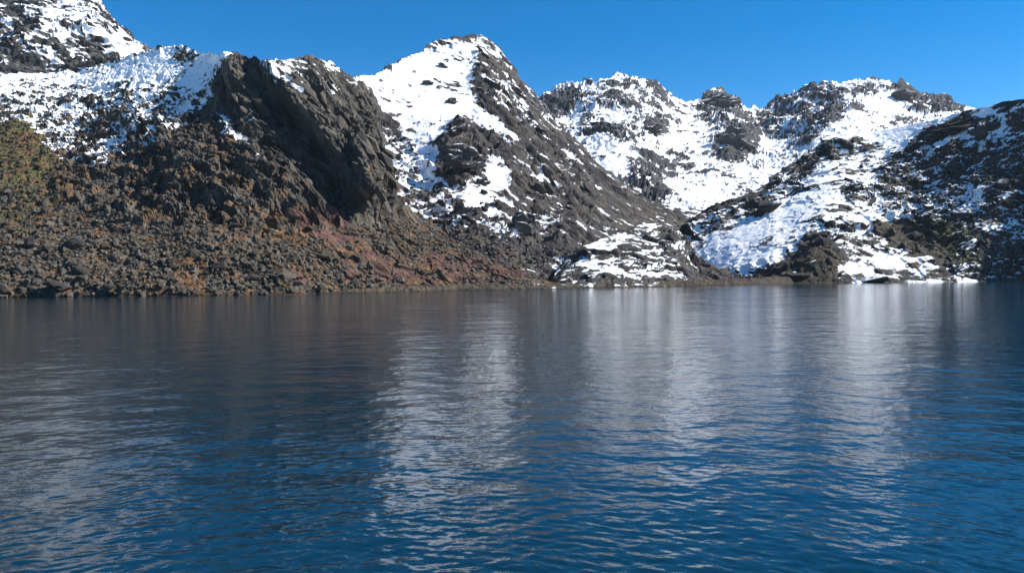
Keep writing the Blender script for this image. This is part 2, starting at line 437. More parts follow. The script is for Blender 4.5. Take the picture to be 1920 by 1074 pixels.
# --- central peak
snC = paint(.06, [(.91, [(640, 150), (700, 140), (750, 120), (800, 92), (870, 78), (905, 92), (890, 150), (884, 190), (915, 215), (965, 238), (980, 268), (955, 268), (905, 240), (875, 222), (850, 240), (820, 275), (806, 312), (788, 290), (760, 255), (735, 225), (700, 190)]),
    (.42, [(785, 98), (800, 83), (830, 70), (915, 70), (935, 92), (900, 97), (870, 82), (830, 88)]),
    (.30, [(905, 82), (960, 110), (1000, 175), (1045, 240), (1100, 295), (1060, 330), (1010, 300), (970, 240), (915, 212), (886, 188), (892, 130)]),
    (.5, [(925, 130), (950, 120), (960, 160), (940, 210), (925, 190)]), (.93, [(985, 305), (1010, 315), (1042, 340), (1034, 352), (1000, 335)]), (.85, [(1055, 285), (1085, 300), (1112, 325), (1090, 318)]),
    (.72, [(680, 170), (700, 190), (745, 240), (790, 292), (815, 330), (850, 390), (900, 430), (850, 440), (800, 440), (760, 390), (735, 320), (715, 250)]),
    (.9, [(800, 310), (830, 330), (870, 345), (905, 300), (940, 300), (965, 325), (945, 370), (930, 415), (890, 400), (850, 370), (815, 340)]),
    (.05, [(815, 310), (850, 280), (900, 270), (920, 295), (905, 330), (860, 335)]), (.3, [(925, 360), (960, 350), (985, 420), (960, 450), (930, 420)]),
    (.5, [(840, 380), (900, 410), (980, 450), (960, 470), (890, 445)]), (.35, [(1000, 340), (1080, 340), (1120, 370), (1060, 390), (1010, 370)]),
    (.06, [(1090, 325), (1170, 350), (1290, 405), (1290, 440), (1120, 420), (1070, 390)]), (.5, [(955, 525), (985, 498), (1030, 475), (1060, 470), (1045, 525)]),
    (.12, [(960, 400), (1000, 360), (1060, 390), (1100, 450), (1050, 480), (980, 450)])])
brC = paint(0, [(.5, [(730, 330), (800, 430), (960, 470), (1000, 530), (700, 530), (700, 400)]), (.3, [(1080, 330), (1290, 410), (1290, 430), (1070, 420)])], 6)
redC = paint(0, [(.7, [(735, 330), (780, 380), (820, 430), (780, 440), (740, 390)]), (.35, [(830, 500), (960, 480), (1000, 530), (830, 530)])], 4)
mkC = paint(1, [(.45, [(730, 430), (1000, 470), (1020, 560), (640, 560)]), (.35, [(1110, 350), (1300, 410), (1300, 440), (1130, 430)])], 6)
slope('mountain_centre', 640, 1440, poly([(640, 549), (1440, 549)]),
      poly([(640, 160), (668, 146), (700, 142), (750, 121), (772, 108), (790, 97), (800, 84), (830, 71), (870, 68), (890, 68), (912, 75), (936, 88), (950, 108), (962, 124), (972, 147), (1000, 176), (1018, 200), (1040, 232), (1080, 262), (1105, 288), (1130, 312), (1170, 345), (1220, 380), (1280, 405), (1340, 430), (1440, 470)]),
      poly([(640, 400), (860, 390), (1060, 430), (1440, 520)]), poly([(640, 700), (700, 740), (880, 890), (960, 880), (1040, 830), (1130, 800), (1280, 760), (1440, 740)]), poly([(640, 1.1), (880, 1.15), (1040, 1.25), (1300, 1.1)]),
      dents=[(760, 300, 60, 160, -25, 45), (930, 180, 45, 120, -25, -40), (1040, 330, 45, 110, -30, -35), (870, 300, 60, 40, 20, -22), (1060, 440, 45, 60, 0, -30), (1000, 430, 22, 60, -20, 18), (950, 440, 30, 60, -20, -14)],
      gully=(8, 20, 7), facets=[(60, 10), (25, 7), (10, 5), (4.5, 3.2)], grain=(.62, -.2, -.75), grain_k=3.6, rough=13, rough_s=70, snow=snC, snow_s=7, snow_dir=(.65, -.1, -.75), snow_k=2.2,
      rock=(.074, .064, .056), rock2=(.034, .031, .033), mask=mkC, plants=[(brC, (.076, .062, .044), (.056, .049, .041), 12), (redC, (.10, .055, .043), (.078, .052, .04), 9)], seed=300, step=1.6, mat=T2, soft=.88, jag=5)

# --- left ridge with the cliff and the scree below
snB = paint(0, [(.8, [(-40, 120), (150, 130), (280, 88), (345, 78), (432, 100), (405, 150), (388, 200), (330, 215), (250, 200), (120, 200), (-40, 212)]),
    (.66, [(-40, 168), (300, 170), (390, 175), (388, 205), (330, 215), (250, 205), (120, 205), (-40, 212)]), (.91, [(185, 128), (290, 92), (345, 80), (425, 106), (395, 150), (385, 180), (330, 150), (290, 160), (220, 142)]), (.35, [(330, 85), (365, 85), (380, 105), (350, 120), (325, 110)]),
    (.6, [(-40, 205), (100, 205), (230, 200), (345, 222), (350, 235), (230, 235), (100, 240), (-40, 225)]), (.6, [(-40, 195), (60, 200), (40, 215), (-40, 215)]),
    (.42, [(60, 230), (150, 222), (350, 232), (330, 260), (240, 300), (160, 310), (90, 285)]), (.85, [(125, 235), (155, 222), (145, 255), (112, 270), (105, 262)]), (.82, [(165, 300), (200, 278), (238, 262), (228, 300), (195, 325), (165, 312)]),
    (.95, [(402, 218), (425, 222), (445, 248), (472, 272), (498, 298), (488, 308), (455, 276), (425, 252)]), (.9, [(452, 212), (488, 224), (478, 236), (455, 228)]),
    (.5, [(465, 108), (560, 106), (640, 118), (640, 135), (600, 140), (540, 128), (500, 140)]), (.5, [(600, 165), (630, 150), (640, 165), (620, 190)]), (.55, [(640, 135), (680, 150), (700, 185), (680, 178)]),
    (.3, [(510, 130), (600, 140), (560, 170), (530, 160)])], 4)
olive = paint(0, [(.9, [(-40, 215), (60, 226), (80, 260), (110, 300), (100, 330), (60, 345), (-40, 370)]), (.6, [(-40, 365), (70, 340), (120, 300), (140, 400), (60, 440), (-40, 440)])], 3)
brown = paint(.20, [(0, [(-40, 0), (1100, 0), (1100, 260), (560, 340), (400, 240), (-40, 240)]), (.55, [(15, 258), (65, 258), (62, 300), (35, 300)]), (.5, [(60, 380), (150, 420), (60, 430)]), (.35, [(100, 300), (180, 320), (170, 390), (110, 380)]),
    (.5, [(270, 400), (560, 380), (560, 440), (270, 445)]), (.42, [(-40, 420), (260, 430), (560, 440), (740, 430), (960, 510), (960, 560), (-40, 562)]), (.85, [(335, 480), (370, 484), (400, 520), (378, 545), (335, 545)]), (.75, [(490, 385), (560, 385), (600, 430), (550, 465), (480, 430)]), (.8, [(588, 350), (612, 352), (612, 400), (590, 395)]),
    (.6, [(555, 495), (590, 497), (590, 530), (560, 525)]), (.35, [(400, 300), (440, 300), (470, 370), (440, 370)]), (.8, [(750, 512), (850, 525), (850, 548), (740, 545)])], 3)
red = paint(.03, [(0, [(-40, 0), (1100, 0), (1100, 300), (560, 340), (-40, 330)]), (.72, [(545, 395), (625, 400), (680, 440), (710, 475), (780, 490), (780, 530), (640, 535), (650, 500), (600, 450), (545, 430)]), (.7, [(530, 510), (580, 520), (565, 545), (545, 540)]), (.6, [(580, 350), (600, 350), (595, 390), (582, 380)]), (.65, [(780, 470), (1000, 500), (1000, 535), (790, 535)])], 3)
mkB = paint(1, [(.4, [(-40, 215), (80, 226), (110, 300), (100, 380), (240, 420), (380, 420), (560, 440), (620, 420), (740, 400), (1100, 480), (1100, 600), (-40, 600)])], 6)
slope('mountain_left', -560, 1075, SHORE,
      poly([(-560, 90), (-200, 140), (0, 141), (100, 138), (165, 130), (230, 108), (282, 92), (318, 84), (342, 82), (358, 88), (372, 97), (400, 103), (425, 104), (436, 99), (446, 99), (458, 108), (480, 113), (515, 111), (545, 109), (590, 107), (622, 117), (640, 130), (662, 144), (688, 166), (704, 190), (714, 225), (722, 270), (732, 330), (745, 372), (790, 402), (850, 446), (920, 488), (1000, 520), (1060, 536), (1075, 539)]),
      None, poly([(-560, 520), (-100, 570), (150, 590), (340, 550), (436, 475), (480, 468), (600, 486), (665, 500), (735, 490), (850, 440), (1000, 410), (1075, 408)]), poly([(-560, 1.4), (100, 1.45), (380, 1.35), (500, 1.05), (640, .95), (720, 1.0), (900, 1.2)]),
      dents=[(60, 300, 70, 80, -20, -14), (330, 300, 60, 70, -20, -26), (220, 270, 40, 70, -20, 12), (435, 140, 20, 40, 0, -20), (440, 290, 40, 90, -28, 8), (520, 330, 45, 110, -28, -14), (610, 400, 40, 40, 0, 10), (150, 470, 60, 40, 0, -4), (300, 500, 70, 30, 0, 3), (560, 490, 80, 30, 0, -4)],
      steps=[([(478, 110), (515, 170), (572, 235), (622, 300), (655, 360), (668, 400)], 54, 110, -52), ([(400, 100), (425, 150), (450, 200), (462, 240)], 34, 40, -24), ([(650, 270), (672, 320), (690, 370), (700, 392)], 30, 40, -32),
             ([(250, 225), (285, 260), (320, 300), (345, 350)], 30, 60, -10), ([(400, 240), (440, 300), (490, 360), (520, 410)], 20, 40, -9), ([(560, 130), (600, 180), (650, 260), (675, 310)], 16, 30, -10), ([(660, 160), (690, 230), (705, 300), (715, 370)], 16, 40, -12), ([(320, 280), (360, 330), (400, 390), (420, 430)], 20, 40, -8)],
      jag=4, gully=(5.5, 10, 8), facets=[(46, 6), (19, 6), (8, 5), (3.6, 2.8), (1.8, 1.3)], grain=(.58, -.1, -.8), grain_k=5.0, rough=7, rough_s=45, snow=snB, snow_s=3.6, snow_dir=(.7, 0, -.6), snow_k=1.9,
      rock=(.105, .094, .077), rock2=(.042, .038, .034), mask=mkB,
      plants=[(olive, (.115, .10, .038), (.085, .078, .034), 9), (brown, (.165, .088, .038), (.115, .066, .032), 7), (red, (.125, .062, .050), (.092, .053, .042), 12)],
      seed=400, mat=T1, back=(40, 260), step=1.4)

# --- low ribbed hill in the middle of the far shore
snF = paint(.42, [(.75, [(1095, 470), (1150, 440), (1190, 422), (1245, 420), (1240, 436), (1180, 455), (1115, 482)]), (.05, [(1035, 520), (1060, 488), (1100, 462), (1090, 485), (1060, 505), (1045, 530)]), (.6, [(1180, 465), (1230, 445), (1225, 480), (1170, 500)]),
    (.12, [(1225, 415), (1300, 412), (1340, 545), (1300, 545), (1262, 455)]), (.06, [(1030, 530), (1200, 525), (1400, 530), (1400, 545), (1030, 545)])], 1)
slope('hill_middle', 1018, 1330, SHORE, poly([(1018, 540), (1032, 531), (1045, 508), (1062, 488), (1082, 474), (1100, 463), (1130, 446), (1160, 432), (1195, 421), (1235, 418), (1268, 424), (1290, 448), (1305, 490), (1318, 530), (1330, 541)]),
      None, poly([(1018, 412), (1060, 440), (1150, 480), (1250, 515), (1330, 480)]), poly([(0, 1.1), (1, 1.1)]), step=1.1,
      facets=[(26, 7), (10, 4), (4, 1.9), (2, .8)], grain=(.85, .25, .4), grain_k=4.5, rough=5, rough_s=26, snow=snF, snow_s=4.0, snow_dir=(.86, .25, .40), snow_k=5.0,
      rock=(.056, .052, .047), rock2=(.035, .032, .034), seed=500, mat=T4, back=(30, 120), snow_slope=1.6)

# --- right hill
snE = paint(.5, [(.85, [(1530, 275), (1560, 245), (1700, 215), (1900, 170), (1990, 160), (1990, 215), (1880, 222), (1760, 262), (1640, 275), (1560, 290)]),
    (.05, [(1715, 265), (1750, 240), (1790, 226), (1850, 224), (1862, 236), (1800, 256), (1760, 268)]), (.1, [(1880, 214), (1990, 208), (1990, 240), (1900, 236)]),
    (.28, [(1500, 300), (1560, 262), (1570, 282), (1530, 312), (1450, 345), (1380, 385), (1320, 405), (1350, 378), (1430, 345)]),  # thin-snow strip paints in the shade on the left side of the crest
    (.9, [(1450, 345), (1540, 310), (1600, 285), (1690, 275), (1700, 300), (1650, 320), (1640, 350), (1650, 400), (1640, 425), (1560, 420), (1530, 400), (1530, 350)]),
    (.4, [(1560, 265), (1640, 262), (1660, 275), (1600, 285)]), (.45, [(1440, 335), (1530, 320), (1480, 350), (1420, 380), (1390, 400)]), (.35, [(1575, 350), (1640, 350), (1640, 375), (1600, 385)]),
    (.95, [(1440, 388), (1530, 352), (1540, 430), (1500, 470), (1450, 505), (1300, 522), (1225, 530), (1250, 490), (1300, 455), (1380, 415)]), (.3, [(1400, 385), (1450, 372), (1440, 392), (1400, 410)]),
    (.48, [(1640, 300), (1700, 285), (1760, 270), (1870, 240), (1990, 235), (1990, 540), (1840, 525), (1800, 470), (1690, 430), (1650, 370), (1670, 330)]),
    (.04, [(1830, 440), (1990, 400), (1990, 545), (1830, 535)]), (.85, [(1795, 375), (1825, 360), (1855, 358), (1830, 395), (1795, 398)]), (.8, [(1715, 375), (1740, 380), (1770, 390), (1745, 400), (1715, 390)]), (.8, [(1750, 318), (1785, 312), (1775, 330), (1755, 332)]),
    (.03, [(1640, 420), (1690, 410), (1760, 415), (1800, 450), (1830, 480), (1790, 500), (1660, 470)]), (.55, [(1565, 440), (1640, 420), (1665, 445), (1650, 480), (1570, 490)]), (.85, [(1650, 470), (1700, 462), (1720, 475), (1660, 477)]),
    (.8, [(1565, 495), (1650, 478), (1750, 482), (1765, 515), (1600, 527)]), (.55, [(1770, 515), (1835, 508), (1840, 527), (1780, 527)]), (.12, [(1200, 540), (1240, 480), (1270, 440), (1300, 408), (1345, 384), (1352, 394), (1306, 422), (1276, 462), (1255, 495), (1232, 535)]), (.03, [(1440, 500), (1530, 425), (1570, 440), (1570, 530), (1200, 545), (1210, 531), (1330, 522)])], 1)  # bare band up the left edge: dark rocks, plus shaded snow painted as ground
brE = paint(.05, [(.8, [(1640, 418), (1690, 408), (1770, 420), (1790, 470), (1740, 500), (1650, 475)]), (.75, [(1450, 500), (1530, 450), (1580, 480), (1580, 545), (1200, 545), (1200, 528), (1330, 520)]), (.4, [(1580, 430), (1650, 420), (1660, 480), (1570, 490)])], 3)
grE = paint(.08, [(.3, [(1640, 300), (1960, 260), (1960, 540), (1640, 430)]), (.7, [(1740, 405), (1840, 430), (1845, 510), (1800, 500), (1760, 450)]), (.3, [(1720, 270), (1760, 260), (1760, 340), (1730, 340)]), (.25, [(1840, 430), (1990, 400), (1990, 545), (1840, 530)])], 3)
mkE = paint(1, [(.5, [(1440, 500), (1640, 420), (1990, 420), (1990, 560), (1200, 560)])], 6)
slope('hill_right', 1200, 2500, lambda x: SHORE(x) - 3, poly([(1200, 541), (1212, 532), (1228, 512), (1245, 485), (1270, 445), (1300, 412), (1340, 387), (1390, 370), (1430, 350), (1460, 327), (1500, 300), (1530, 275), (1560, 255), (1600, 250), (1640, 245), (1700, 235), (1740, 225), (1790, 212), (1815, 208), (1850, 200), (1880, 191), (1920, 186), (2100, 150), (2500, 90)]),
      poly([(1200, 590), (1300, 575), (1450, 528), (1560, 525), (1700, 540), (1900, 555), (2500, 580)]), poly([(1200, 592), (1228, 605), (1300, 650), (1430, 660), (1560, 720), (1640, 725), (1700, 715), (1800, 690), (1920, 660), (2500, 540)]), poly([(1200, 1.1), (1500, 1.25), (1700, 1.1), (2500, 1.0)]),
      dents=[(1300, 490, 50, 90, 30, 14), (1440, 430, 60, 90, 30, 12), (1560, 400, 60, 110, 20, -22), (1500, 310, 50, 25, -30, 16), (1800, 250, 70, 16, -15, 10), (1850, 420, 90, 90, 0, -14), (1700, 440, 60, 40, 0, 10), (1540, 470, 40, 30, 0, -12)],
      facets=[(40, 13), (17, 8.5), (8, 5.5), (3.8, 3), (2, 1.4)], grain=(.9, .1, .25), grain_k=1.8, rough=9, rough_s=50, snow=snE, snow_s=6.5, snow_dir=(.95, .1, .28), snow_k=2.4,
      rock=(.062, .056, .052), rock2=(.036, .034, .034), mask=mkE, plants=[(brE, (.065, .045, .028), (.046, .035, .025), 8), (grE, (.05, .054, .024), (.036, .044, .02), 6)], seed=600, mat=T4, back=(50, 260), snow_slope=1.7, step=1.4)

# --- low bank along the far shore
bkx = columns(600, 1990, 1.6)
def bank():
    base = SHORE(bkx)
    hgt = poly([(600, .15), (680, 1.6), (760, 2.4), (900, 2.6), (1050, 2.2), (1200, 2.2), (1300, 2.8), (1450, 4.2), (1540, 4.6), (1600, 2.8), (1700, 1.8), (1850, 1.2), (1990, 1.0)])(bkx)
    D0 = shore_D(bkx, base)
    A = at(bkx, base, D0)
    k = A[:, :2] / A[:, 1:2]
    wob = perlin(np.stack([A[:, 0] / 16, A[:, 0] * 0, A[:, 1] * 0 + 3], 1), 801) * 6 + perlin(np.stack([A[:, 0] / 5, A[:, 0] * 0, A[:, 1] * 0 + 9], 1), 802) * 2
    rows = []
    prof = [(-9, -1.2), (-4, -.5), (-1, -.05), (0, .12), (.7, .3), (1.4, .45), (2.2, .62), (3, .75), (4, .86), (5.2, .95), (7, 1.0), (9, 1.03), (12, 1.04), (16, 1.0), (21, .95), (27, .7), (40, .8), (60, .6), (80, .3), (95, -1)]
    for d, z in prof:
        q = A.copy(); q[:, :2] += k * (d * 1.3 + wob + 3 - 10)[:, None]; q[:, 2] = z * hgt
        rows.append(q)
    P = np.array(rows)
    Pf = P.reshape(-1, 3)
    Pf[:, 2] += (fbm(Pf / np.array((7, 4, 4)), 4, 810) * 0.9 + facet(Pf / 2.4, 811) * .8) * np.clip(Pf[:, 2], 0, 1)
    fx = np.broadcast_to(bkx, P.shape[:2]).ravel()
    m = sstep(-.3, .3, fbm(Pf / np.array((22, 5, 5)), 3, 820))[:, None]
    left = (1 - sstep(1150, 1350, fx))[:, None]
    c = np.array((.085, .064, .036)) * m + np.array((.042, .037, .029)) * (1 - m)
    c2 = np.array((.068, .045, .027)) * m + np.array((.03, .026, .022)) * (1 - m)
    col = c * left + c2 * (1 - left)
    sn = paint(.0, [(.25, [(1000, 500), (1250, 500), (1250, 560), (1000, 560)]), (.5, [(1570, 490), (1850, 490), (1850, 560), (1570, 560)])], 4)
    cov = look(sn, fx, np.full_like(fx, 535.0))
    val = (quantile(cov) - fbm(Pf / np.array((9, 4, 2.0)), 3, 830) / .3) * .6
    val = np.where((cov < .02) | (Pf[:, 2] < .25), -3, val)
    col = col * (0.4 + 0.6 * sstep(.2, .8, Pf[:, 2] + .5 * perlin(Pf / 2.0, 840)))[:, None]
    o = mesh_from_grid('shore_bank', Pf.reshape(P.shape), T1, {'snow': val}, col); o['kind'] = 'structure'
bank()

# ------------------------------------------------------------------ the lake
def lake():
    cols = np.concatenate([[-60000, -20000, -8000, -3500, -1500, -600], np.arange(-120, 2042, 4.0), [2500, 3400, 5400, 10000, 22000, 62000]])
    offs = np.concatenate([np.arange(11, 170, .95), np.arange(170, 640, 1.45)])
    Ds = np.concatenate([[9000, 4000, 1800], F0 * CAM_H / offs, [12, 9, 5, 2, .5]])
    tx = (cols - W0 / 2) / F0
    Y = np.broadcast_to(Ds[:, None], (len(Ds), len(cols))).copy(); X = Y * tx
    # behind the camera the water goes on
    X = np.concatenate([X, np.sign(tx)[None] * 0 + 300 * np.tanh(tx / 3)[None] * 8], 0); Y = np.concatenate([Y, np.full((1, len(cols)), -400.0)], 0)
    x, y = X.ravel(), Y.ravel()
    spacing = np.maximum(y * y / (F0 * CAM_H) * np.where(y > F0 * CAM_H / 170, .95, 1.45), 4.0 / F0 * y)
    r = np.sqrt((x + 3) ** 2 + (y + 6) ** 2)                        # the wavelets run in towards the near shore
    z = np.zeros_like(x); dx = np.zeros_like(x)
    near = (np.abs(x) < y * 0.9) & (y > 0)
    xi, yi, ri, si = x[near], y[near], r[near], spacing[near]
    # gusts: patches where the ripples are stronger or weaker
    gust = 0.9 + 0.8 * fbm(np.stack([xi / 22, yi / 34, xi * 0], 1), 3, 901)
    zz = np.zeros_like(xi)
    R = np.random.default_rng(31)
    for i in range(100):
        lam = 0.16 * (0.95 / 0.16) ** R.random() if i < 84 else R.uniform(2.0, 4.5)
        th = R.normal(0, 0.82) + 0.05
        k = 2 * math.pi / lam
        a = (0.0092 if i < 84 else 0.0035) / k
        ph = k * (ri * math.cos(th) + xi * math.sin(th)) + R.random() * 6.283
        att = 1 - sstep(lam * 0.16, lam * 0.42, si)
        s = np.sin(ph)
        zz += a * att * (s + 0.22 * np.cos(2 * ph))
    z[near] = zz * np.clip(gust, .25, 1.6)
    P = np.stack([x, y, z], 1).reshape(X.shape + (3,))[::-1]
    m, n, b = new_mat('lake_water')
    tc = n.nodes.new('ShaderNodeTexCoord').outputs['Object']
    mp = n.nodes.new('ShaderNodeMapping'); mp.inputs['Scale'].default_value = (0.9, 1, 1); n.links.new(tc, mp.inputs[0])
    n1 = noise(n, mp.outputs[0], 2.6, 3, .6); n2 = noise(n, mp.outputs[0], 0.42, 3, .6)
    hgt = mth(n, 'ADD', mth(n, 'MULTIPLY', n1, .2), mth(n, 'ADD', mth(n, 'MULTIPLY', n2, 1.5), mth(n, 'MULTIPLY', noise(n, tc, 0.19, 2, .5), 1.6)))
    wind = mth(n, 'ADD', mth(n, 'MULTIPLY', noise(n, mp.outputs[0], 0.022, 3, .6), 2.4), -0.35)
    hgt = mth(n, 'MULTIPLY', hgt, mth(n, 'MAXIMUM', wind, 0.25))
    bp = n.nodes.new('ShaderNodeBump'); bp.inputs['Strength'].default_value = 0.21; bp.inputs['Distance'].default_value = 0.5
    n.links.new(hgt, bp.inputs['Height']); n.links.new(bp.outputs[0], b.inputs['Normal'])
    b.inputs['Base Color'].default_value = (0.002, 0.020, 0.036, 1)
    b.inputs['Roughness'].default_value = 0.07; b.inputs['IOR'].default_value = 1.333
    o = mesh_from_grid('lake', P, m, {}, None); o['kind'] = 'structure'
lake()
#OBJECTS
# ------------------------------------------------------------------ loose rock
STONE_L = stone_material('scree_stone', (.054, .048, .040, 1))
STONE_D = stone_material('dark_stone', (.034, .032, .031, 1))
STONE_P = stone_material('pink_stone', (.14, .085, .08, 1))
STONE_R = stone_material('snowy_stone', (.036, .035, .037, 1), 0.74)
STONE_C = stone_material('bare_stone', (.045, .043, .045, 1), 1.05)

STONE_S = stone_material('crag_stone', (.05, .048, .05, 1), 0.80)

def hull_rock(seed, n=15, flat=(1, .8, .65)):
    """an angular broken block, about 2 units across, as verts and triangles"""
    R = np.random.default_rng(seed)
    p = R.normal(size=(n, 3)); p /= np.linalg.norm(p, axis=1)[:, None]
    p = np.sign(p) * np.abs(p) ** 0.75
    p *= np.array(flat) * (0.85 + 0.3 * R.random((n, 1)))
    bm = bmesh.new()
    for q in p: bm.verts.new(q)
    r = bmesh.ops.convex_hull(bm, input=bm.verts)
    bmesh.ops.delete(bm, geom=[v for v in bm.verts if not v.link_faces], context='VERTS')
    bmesh.ops.triangulate(bm, faces=bm.faces)
    bm.verts.index_update()
    V = np.array([v.co[:] for v in bm.verts]); T = np.array([[v.index for v in f.verts] for f in bm.faces])
    bm.free()
    return V, T

def tri_mesh(name, V, T, mat, tone=None):
    me = bpy.data.meshes.new(name)
    me.vertices.add(len(V)); me.vertices.foreach_set('co', V.astype(np.float32).ravel())
    me.loops.add(T.size); me.loops.foreach_set('vertex_index', T.astype(np.int32).ravel())
    me.polygons.add(len(T)); me.polygons.foreach_set('loop_start', (np.arange(len(T)) * 3).astype(np.int32))
    me.update(calc_edges=True); me.polygons.foreach_set('use_smooth', np.zeros(len(T), bool))
    if tone is not None:
        a = me.attributes.new('tone', 'FLOAT', 'POINT'); a.data.foreach_set('value', tone.astype(np.float32))
    me.materials.append(mat)
    return me

VAR = [hull_rock(100 + i, 13 + i % 5, ((1, .8, .6), (1, .7, .75), (1, .55, .4), (1, .9, .8))[i % 4]) for i in range(10)]
RS = np.random.default_rng(77)

def rand_rot(n, tilt=0.6):
    """random heading, limited tilt"""
    a = RS.random(n) * 6.283; b = RS.normal(0, tilt, n); c = RS.normal(0, tilt, n)
    def rz(t): z = t * 0; return np.stack([np.stack([np.cos(t), -np.sin(t), z], -1), np.stack([np.sin(t), np.cos(t), z], -1), np.stack([z, z, z + 1], -1)], -2)
    def rx(t): z = t * 0; return np.stack([np.stack([z + 1, z, z], -1), np.stack([z, np.cos(t), -np.sin(t)], -1), np.stack([z, np.sin(t), np.cos(t)], -1)], -2)
    def ry(t): z = t * 0; return np.stack([np.stack([np.cos(t), z, np.sin(t)], -1), np.stack([z, z + 1, z], -1), np.stack([-np.sin(t), z, np.cos(t)], -1)], -2)
    return rz(a) @ rx(b) @ ry(c)

def spots(layer, weight, n, seen=True):
    """n places on a slope, by weight per patch of ground"""
    L = LAYERS[layer]; sh = L['sh']
    P = L['P'].reshape(sh + (3,))
    A = np.linalg.norm(np.cross(np.gradient(P, axis=1), np.gradient(P, axis=0)), axis=2)
    w = look(weight, L['fx'], L['fy']).reshape(sh) * A
    w[:2] = 0; w[L['rows'] - 2:] = 0
    w[(L['fx'].reshape(sh) < -30) | (L['fx'].reshape(sh) > 1950)] = 0
    w[P[..., 2] < 0.02] = 0
    w = w.ravel() / w.sum()
    i = RS.choice(len(w), n, p=w)
    return L['P'][i], L['n'][i]

def stuff_rocks(name, layer, weight, n, smin, smax, mat, label, cat, power=2.8):
    p, nn = spots(layer, weight, n)
    s = smin * (smax / smin) ** (RS.random(n) ** power)
    R = rand_rot(n, 0.5)
    Vs, Ts, To, base = [], [], [], 0
    which = RS.integers(0, len(VAR), n)
    for k, (V, T) in enumerate(VAR):
        m = np.where(which == k)[0]
        if not len(m): continue
        q = np.einsum('nij,vj->nvi', R[m], V) * s[m, None, None] * 0.5 + (p[m] + nn[m] * (s[m] * 0.10)[:, None])[:, None]
        Vs.append(q.reshape(-1, 3)); nv = len(V)
        Ts.append((T[None] + (base + np.arange(len(m)) * nv)[:, None, None]).reshape(-1, 3)); base += len(m) * nv
        To.append(np.repeat(RS.random(len(m)) * 0.9, nv))
    o = bpy.data.objects.new(name, tri_mesh(name, np.concatenate(Vs), np.concatenate(Ts), mat, np.concatenate(To)))
    C.objects.link(o); o['kind'] = 'stuff'; o['label'] = label; o['category'] = cat
    return o

VARM = {}
def var_mesh(k, mat):
    if (k, mat.name) not in VARM: VARM[(k, mat.name)] = tri_mesh('boulder', VAR[k][0], VAR[k][1], mat)
    return VARM[(k, mat.name)]

def boulders(layer, weight, n, smin, smax, mat, label, group, power=1.5, sink=0.12):
    p, nn = spots(layer, weight, n)
    R = rand_rot(n, 0.4)
    for i in range(n):
        s = smin * (smax / smin) ** (RS.random() ** power)
        o = bpy.data.objects.new('boulder', var_mesh(int(RS.integers(0, len(VAR))), mat)); C.objects.link(o)
        m = Matrix(R[i].tolist()).to_4x4() @ Matrix.Diagonal((s * .5, s * .5 * RS.uniform(.8, 1.1), s * .5 * RS.uniform(.75, 1.1), 1))
        m.translation = Vector(p[i] + nn[i] * s * sink)
        o.matrix_world = m
        qx, qy = project(np.array(p[i])[None])
        big = 'large ' if s > smin * (smax / smin) ** .6 else ('' if s > smin * (smax / smin) ** .25 else 'small ')
        o['label'] = big + label(float(qx[0]), float(qy[0])); o['category'] = 'boulder'; o['group'] = group

def landmark(name, layer, px, py, wpx, hpx, mat, label, cat, deep=0.8, tilt=0.0, seed=0, sink=0.15, rough=.36, box=.7, peak=0.0, group=None):
    """a jointed rock: angular blocks that share a bedding direction, grown into one another"""
    L = LAYERS[layer]; nfr = (L['rows'] + 1) * L['sh'][1]
    qx, qy = project(L['P'][:nfr])
    d = (qx - px) ** 2 + (qy - (py + hpx * sink)) ** 2
    near = np.where(d < 9 + d.min())[0]
    j = near[np.argmin(L['P'][near, 1])]
    p = L['P'][j]; D = p[1]
    a, h = wpx / F0 * D / 2, hpx / F0 * D / 2
    R = np.random.default_rng(900 + seed)
    crag = cat != 'boulder'
    n = 26 if crag else 5
    Vs, Ts, base = [], [], 0
    for i in range(n):
        V, T = hull_rock(5000 + seed * 40 + i, 26 if (i == 0 and not crag) else 15, (1, .85, .8))
        if i == 0: c = np.zeros(3); k = np.array((.62, .7, .62)) if crag else np.array((.95, .95, .92))
        else:
            c = R.normal(size=3); c /= np.linalg.norm(c); c *= R.uniform(.35, .78)
            k = R.uniform(.16, .42) * np.array((1.05, 1, .95)) if crag else R.uniform(.2, .4) * np.ones(3)
        if peak and i == 0: V[:, :2] *= (1 - peak * np.clip((V[:, 2:3] + .4) / 1.2, 0, 1))
        if peak and i: c[:2] *= .8; c[2] = -abs(c[2])
        w = R.normal(0, .6)
        q = V * k
        q = np.stack([q[:, 0] * math.cos(w) + q[:, 2] * math.sin(w), q[:, 1], -q[:, 0] * math.sin(w) + q[:, 2] * math.cos(w)], 1) + c
        Vs.append(q); Ts.append(T + base); base += len(V)
    q = np.concatenate(Vs) * np.array((a, max(a, h) * deep, h)); T = np.concatenate(Ts)
    t = math.radians(tilt); c, s = math.cos(t), math.sin(t)
    q = np.stack([q[:, 0] * c + q[:, 2] * s, q[:, 1], -q[:, 0] * s + q[:, 2] * c], 1)
    o = bpy.data.objects.new(name, tri_mesh(name, q, T, mat)); C.objects.link(o)
    o.location = Vector(p) + Vector(L['nb'][j]) * (min(a, h) * (0.25 if not crag else 0.2))
    o['label'] = label; o['category'] = cat
    if group: o['group'] = group
    return o

